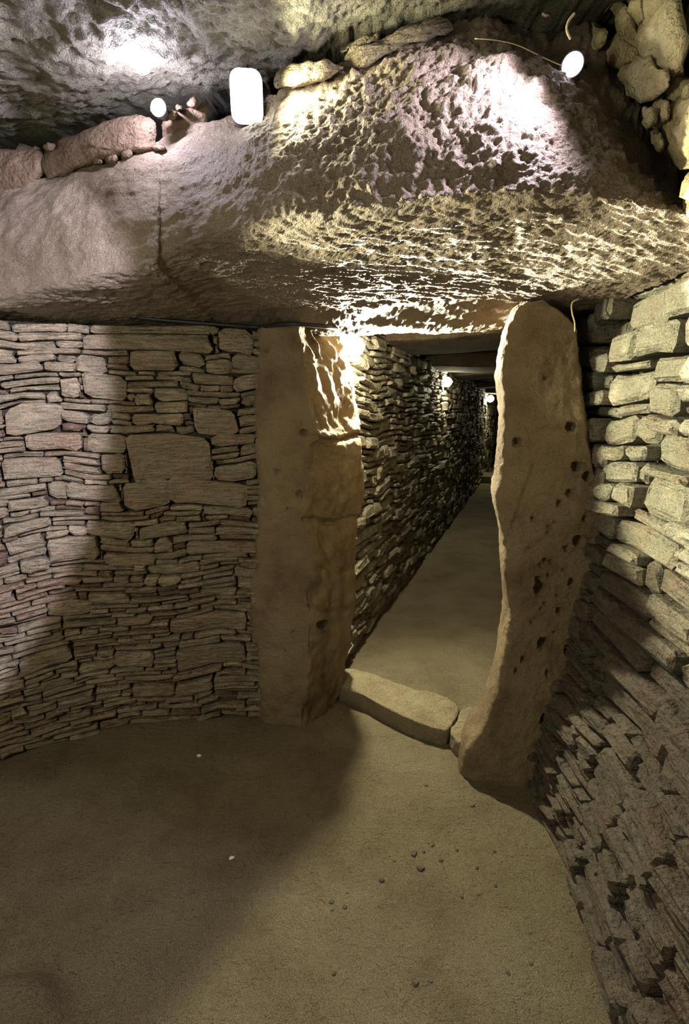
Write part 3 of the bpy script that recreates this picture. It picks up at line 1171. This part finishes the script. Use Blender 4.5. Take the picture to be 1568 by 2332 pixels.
def spotlamp(loc, tgt, r, glow, col, power, label, off=(0, -0.06, 0), group='small round lamps', rad=0.02, beam=None):
    t = empty('spot_lamp', loc, aim(loc, tgt))
    bm_obj('housing', lathe([(0.012 * r / .03, -2.6 * r), (r * .75, -2.2 * r), (r * 1.0, -0.9 * r), (r * 1.12, -0.3 * r), (r * 1.16, 0.08 * r), (r * 1.02, 0.10 * r), (r * 1.0, -0.1 * r)]), M_GREY, t, True)
    bm_obj('lens', lathe([(r * 0.99, -0.08 * r), (r * 0.97, 0.06 * r), (r * .75, 0.24 * r), (r * .4, 0.33 * r), (r * .08, 0.36 * r)]), glow, t, True)
    bm = bmesh.new()
    for sx in (-1, 1):
        mt = Matrix.Translation((sx * r * 1.25, 0, -1.2 * r)) @ Matrix.Diagonal((r * .12, r * .5, r * 2.0, 1))
        bmesh.ops.create_cube(bm, size=1, matrix=mt)
    bmesh.ops.create_cube(bm, size=1, matrix=Matrix.Translation((0, 0, -2.5 * r)) @ Matrix.Diagonal((r * 2.6, r * .5, r * .14, 1)))
    bm_obj('bracket', bm, M_BLACK, t)
    tag(t, label, 'lamp', group)
    o = add_light(t, off, col, power, rad)
    if beam:
        d_, size, blend = beam
        bpy.data.objects.remove(o)
        li = bpy.data.lights.new('lamp_light', 'SPOT')
        li.color, li.energy, li.shadow_soft_size, li.spot_size, li.spot_blend = col, power, rad, R(size), blend
        o = bpy.data.objects.new('lamp_light', li)
        im = t.rotation_euler.to_matrix().inverted()
        o.location = im @ Vector(off)
        o.rotation_euler = (im @ Vector(d_)).to_track_quat('-Z', 'Y').to_euler()
        o.parent = t
        COL.objects.link(o)
    return t


def floodlight(loc, tgt, w, h, glow, col, power, label, off=(0, 0, 0.08)):
    t = empty('flood_lamp', loc, aim(loc, tgt))
    bm = bmesh.new()
    bmesh.ops.create_cube(bm, size=1, matrix=Matrix.Translation((0, 0, -0.025)) @ Matrix.Diagonal((w * 1.03, h * 1.03, 0.04, 1)))
    ed = [e for e in bm.edges if abs(e.verts[0].co.z - e.verts[1].co.z) > 0.005]
    bmesh.ops.bevel(bm, geom=ed, offset=w * 0.3, segments=5, affect='EDGES', profile=0.5)
    bm_obj('housing', bm, M_GREY, t)
    bm = bmesh.new()
    bmesh.ops.create_cube(bm, size=1, matrix=Matrix.Diagonal((w, h, 0.012, 1)))
    ed = [e for e in bm.edges if abs(e.verts[0].co.z - e.verts[1].co.z) > 0.005]
    bmesh.ops.bevel(bm, geom=ed, offset=w * 0.3, segments=5, affect='EDGES', profile=0.5)
    bm_obj('lens', bm, glow, t)
    for k in range(5):
        bm = bmesh.new()
        bmesh.ops.create_cube(bm, size=1, matrix=Matrix.Translation((w * (k - 2) * .22, 0, -0.055)) @ Matrix.Diagonal((0.004, h * .9, 0.025, 1)))
        bm_obj('cooling_fin', bm, M_GREY, t)
    bm = bmesh.new()
    for sx in (-1, 1):
        bmesh.ops.create_cube(bm, size=1, matrix=Matrix.Translation((sx * w * .46, 0, -0.07)) @ Matrix.Diagonal((0.005, 0.02, 0.10, 1)))
    bmesh.ops.create_cube(bm, size=1, matrix=Matrix.Translation((0, 0, -0.10)) @ Matrix.Diagonal((w * .95, 0.02, 0.005, 1)))
    bm_obj('bracket', bm, M_BLACK, t)
    tag(t, label, 'lamp')
    o = add_light(t, off, col, power, 0.03)
    bpy.data.objects.remove(o)
    li = bpy.data.lights.new('lamp_light', 'SPOT')
    li.color, li.energy, li.shadow_soft_size, li.spot_size, li.spot_blend = col, power, 0.03, R(165), 0.6
    o = bpy.data.objects.new('lamp_light', li)
    im = t.rotation_euler.to_matrix().inverted()
    o.location = im @ Vector(off)
    o.rotation_euler = (im @ Vector((1.0, -0.35, -0.2)).to_track_quat('-Z', 'Y').to_matrix()).to_euler()
    o.parent = t
    COL.objects.link(o)
    return t


CAMP = Vector((0, 0, CAM_Z))
lA = at_line(361, 246, LA + 0.06, LB)
spotlamp(lA, lA + Vector((-0.1, -1.0, -0.1)), 0.021, G_COOL, COOL, P_A, 'small violet-white lamp under the capstone above the long brown wedge block', off=(-0.03, -0.05, 0.035))
lB = at_line(561, 220, LA + 0.09, LB)
floodlight(lB, lB + Vector((0.1, -1.0, -0.15)), 0.088, 0.125, G_YELL, YELL, P_B, 'large glaring yellow-white floodlight standing on top of the lintel', off=(0.085, -0.08, 0.01))
lC = at_line(1303, 147, LA + 0.14, LB)
spotlamp(lC, lC + Vector((-0.5, -1.0, -0.4)), 0.023, G_COOL, (0.92, 0.82, 1.0), P_C, 'bright violet-white lamp by the pale boulders at the right end of the lintel', off=(-0.06, -0.15, -0.01), beam=((-1, -0.05, -0.55), 150, 0.5))
lD = Vector(P0 + PN * 0.03 + PD * 0.05)
lD.z = 1.0
lD = at(806, 788, 2.72)
tD = spotlamp(lD, lD + Vector((0.25, -1.0, -0.25)), 0.048, G_WARM, WARM, P_D, 'bright white lamp just behind the top of the left standing stone', off=(0.045, -0.06, -0.085), rad=0.025, beam=((0.2, -1.0, -0.45), 172, 0.5))
add_light(tD, (0.045, -0.05, -0.07), WARM, P_DBACK, 0.02)
up = bpy.data.lights.new('lamp_light', 'SPOT')       # the same lamp's bright upward beam on the underside of the lintel
up.color, up.energy, up.shadow_soft_size, up.spot_size, up.spot_blend = WARM, P_DUP, 0.02, R(84), 0.8
upo = bpy.data.objects.new('lamp_light', up)
im = tD.rotation_euler.to_matrix().inverted()
upo.location = im @ Vector((0.045, -0.07, -0.10))
upo.rotation_euler = (im @ Vector((0.32, -1.0, 0.62))).to_track_quat('-Z', 'Y').to_euler()
upo.parent = tD
COL.objects.link(upo)
lE = at(1017, 870, 5.75)
spotlamp(lE, lE + Vector((0, -1, -0.1)), 0.05, G_WARM, WARM, P_E, 'white lamp part way down the passage wall under the lit roof slab', off=(0.03, -0.12, -0.02))
lF = at(1116, 908, 11.2)
spotlamp(lF, lF + Vector((0, -1, -0.1)), 0.07, G_WARM, WARM, P_E * 1.6, 'distant lamp deep in the passage, farthest of the passage lamps', off=(0.03, -0.15, -0.02))
# lamps out of frame, the warm one added as fill
lG = Vector((0.35, 0.30, 1.95))
axis = Vector((math.cos(R(159)) * math.cos(R(7)), math.sin(R(159)) * math.cos(R(7)), -math.sin(R(7))))
tG = spotlamp(lG, lG + axis, 0.05, G_COOL, COOL, P_G, 'cool white lamp beside the viewer, aimed at the left wall', off=(0, 0.06, 0), group='lamps behind the viewer', rad=0.03)
sp = [c for c in tG.children if c.type == 'LIGHT'][0]
sl_ = bpy.data.lights.new('lamp_light', 'SPOT')
sl_.color, sl_.energy, sl_.shadow_soft_size = COOL, P_G, 0.03
sl_.spot_size, sl_.spot_blend = R(70), 0.09
sp2 = bpy.data.objects.new('lamp_light', sl_)
COL.objects.link(sp2)
sp2.parent = tG
sp2.location = (0, 0, 0.08)
sp2.rotation_euler = (R(180), 0, 0)
bpy.data.objects.remove(sp)
spotlamp((-1.05, 0.12, 1.6), (-0.5, 1.5, 0.2), 0.05, G_WARM, WARM, P_H, 'warm fill lamp added out of frame beside the viewer', off=(0, 0.1, 0), group='lamps behind the viewer', rad=0.15)  # added wide source, soft fill over floor and walls
lJ = LC.point(left_s(20, 1000)[0] - 0.16, 1.70, 0.08, 1)
aj = Vector((0.90, 1.02, 1.52))
spotlamp(lJ, aj, 0.045, G_YELL, YELL, P_J, 'yellow-white beam lamp at the top of the left wall under the lintel', off=(0.07, 0, 0), group='lamps behind the viewer', rad=0.02, beam=(aj - lJ, 36, 0.35))

# ------------------------------------------------------------------ black tube and wires
pts = [(-60, 712), (60, 713), (160, 714), (260, 720), (360, 731), (460, 739), (540, 745), (590, 748)]
o = tube('black_tube', [LC.point(left_s(x, y)[0], left_s(x, y)[1], 0.035, 1) for x, y in pts] + [at(640, 738, 2.08), at(700, 740, 2.06), at(760, 748, 2.2), at(800, 765, 2.86)], 0.008, M_BLACK)  # thin black tube following the wall top
tag(o, 'thin black tube along the top of the left wall under the lintel', 'cable')
o = tube('pale_wire', [at_line(x, y, LA + 0.14, LB) for x, y in ((1080, 88), (1130, 92), (1180, 104), (1230, 128), (1275, 148), (1296, 152))], 0.0012, M_STRAW)
tag(o, 'thin pale wire running over the lintel top to the right lamp', 'wire')
o = tube('loose_wire', [at_line(x, y, LA + 0.08, LB) for x, y in ((1308, 30), (1294, 48), (1290, 68), (1298, 88))], 0.003, M_STRAW)
tag(o, 'short curved pale wire hanging beside the boulders above the right lamp', 'wire')
o = tube('hanging_wire', [at(x, y, 1.70) for x, y in ((1318, 680), (1302, 690), (1302, 712), (1308, 735), (1308, 755))], 0.0025, M_STRAW)
tag(o, 'pale wire end hanging over the shoulder of the pitted standing stone', 'wire')

# ------------------------------------------------------------------ pebbles
def pebble(px, py, r, mat, label, group, seed):
    g = ground(px, py)
    g.z = floor_z(g.x, g.y)
    bm = bmesh.new()
    bmesh.ops.create_icosphere(bm, subdivisions=2, radius=1)
    rr = random.Random(seed)
    sx, sy, sz = r * rr.uniform(.8, 1.4), r * rr.uniform(.7, 1.1), r * rr.uniform(.4, .7)
    for v in bm.verts:
        k = 1 + 0.35 * noise.noise(v.co * 1.6 + Vector((seed, 0, 0)))
        v.co = Vector((v.co.x * sx, v.co.y * sy, v.co.z * sz)) * k
    o = bm_obj('pebble', bm, mat)
    o.location = (g.x, g.y, g.z + sz * 0.35)
    o.rotation_euler = (0, 0, rr.uniform(0, 6))
    tag(o, label, 'pebble', group)


pebble(453, 1722, 0.009, M_PEB_L, 'white pebble on the floor near the left wall', None, 1)
pebble(527, 1951, 0.006, M_PEB_L, 'tiny white pebble in the middle of the floor', None, 2)
pebble(957, 1977, 0.015, M_PEB_D, 'largest dark pebble of the cluster on the lit floor', None, 3)
DP = [(942, 1944, 8), (868, 2005, 6), (1003, 1958, 6), (1040, 1936, 5), (1085, 1978, 5), (985, 1925, 5), (897, 1960, 4), (965, 1940, 4), (975, 1920, 3),
      (1125, 1940, 4), (1050, 2042, 4), (1128, 2018, 4), (1090, 2038, 3), (945, 2240, 5), (980, 2232, 4), (755, 2054, 5), (757, 2074, 4), (785, 2068, 5), (790, 2032, 3),
      (480, 1726, 5), (85, 1778, 4), (700, 1858, 4), (668, 1904, 3), (638, 1946, 3), (970, 1792, 4), (1075, 1838, 6), (760, 2218, 4), (1155, 2218, 5), (1208, 2196, 4), (840, 1930, 3), (1135, 1900, 3)]
for i, (x, y, s) in enumerate(DP):
    if y < 1790 or x < 720:
        lab, grp = 'small dark pebble on the shaded floor below the left wall', 'dark pebbles on the shaded floor'
    elif y > 2150:
        lab, grp = 'small dark pebble on the floor nearest the viewer', 'dark pebbles nearest the viewer'
    elif x > 1020:
        lab, grp = 'small dark pebble on the lit floor beside the shadow edge', 'dark pebbles beside the shadow edge'
    elif y > 2025:
        lab, grp = 'small dark pebble in the middle of the lit floor', 'dark pebbles in the middle of the lit floor'
    else:
        lab, grp = 'small dark pebble near the largest pebble on the lit floor', 'dark pebbles around the largest pebble'
    pebble(x, y, s * 0.0014, M_PEB_D, lab, grp, 10 + i)
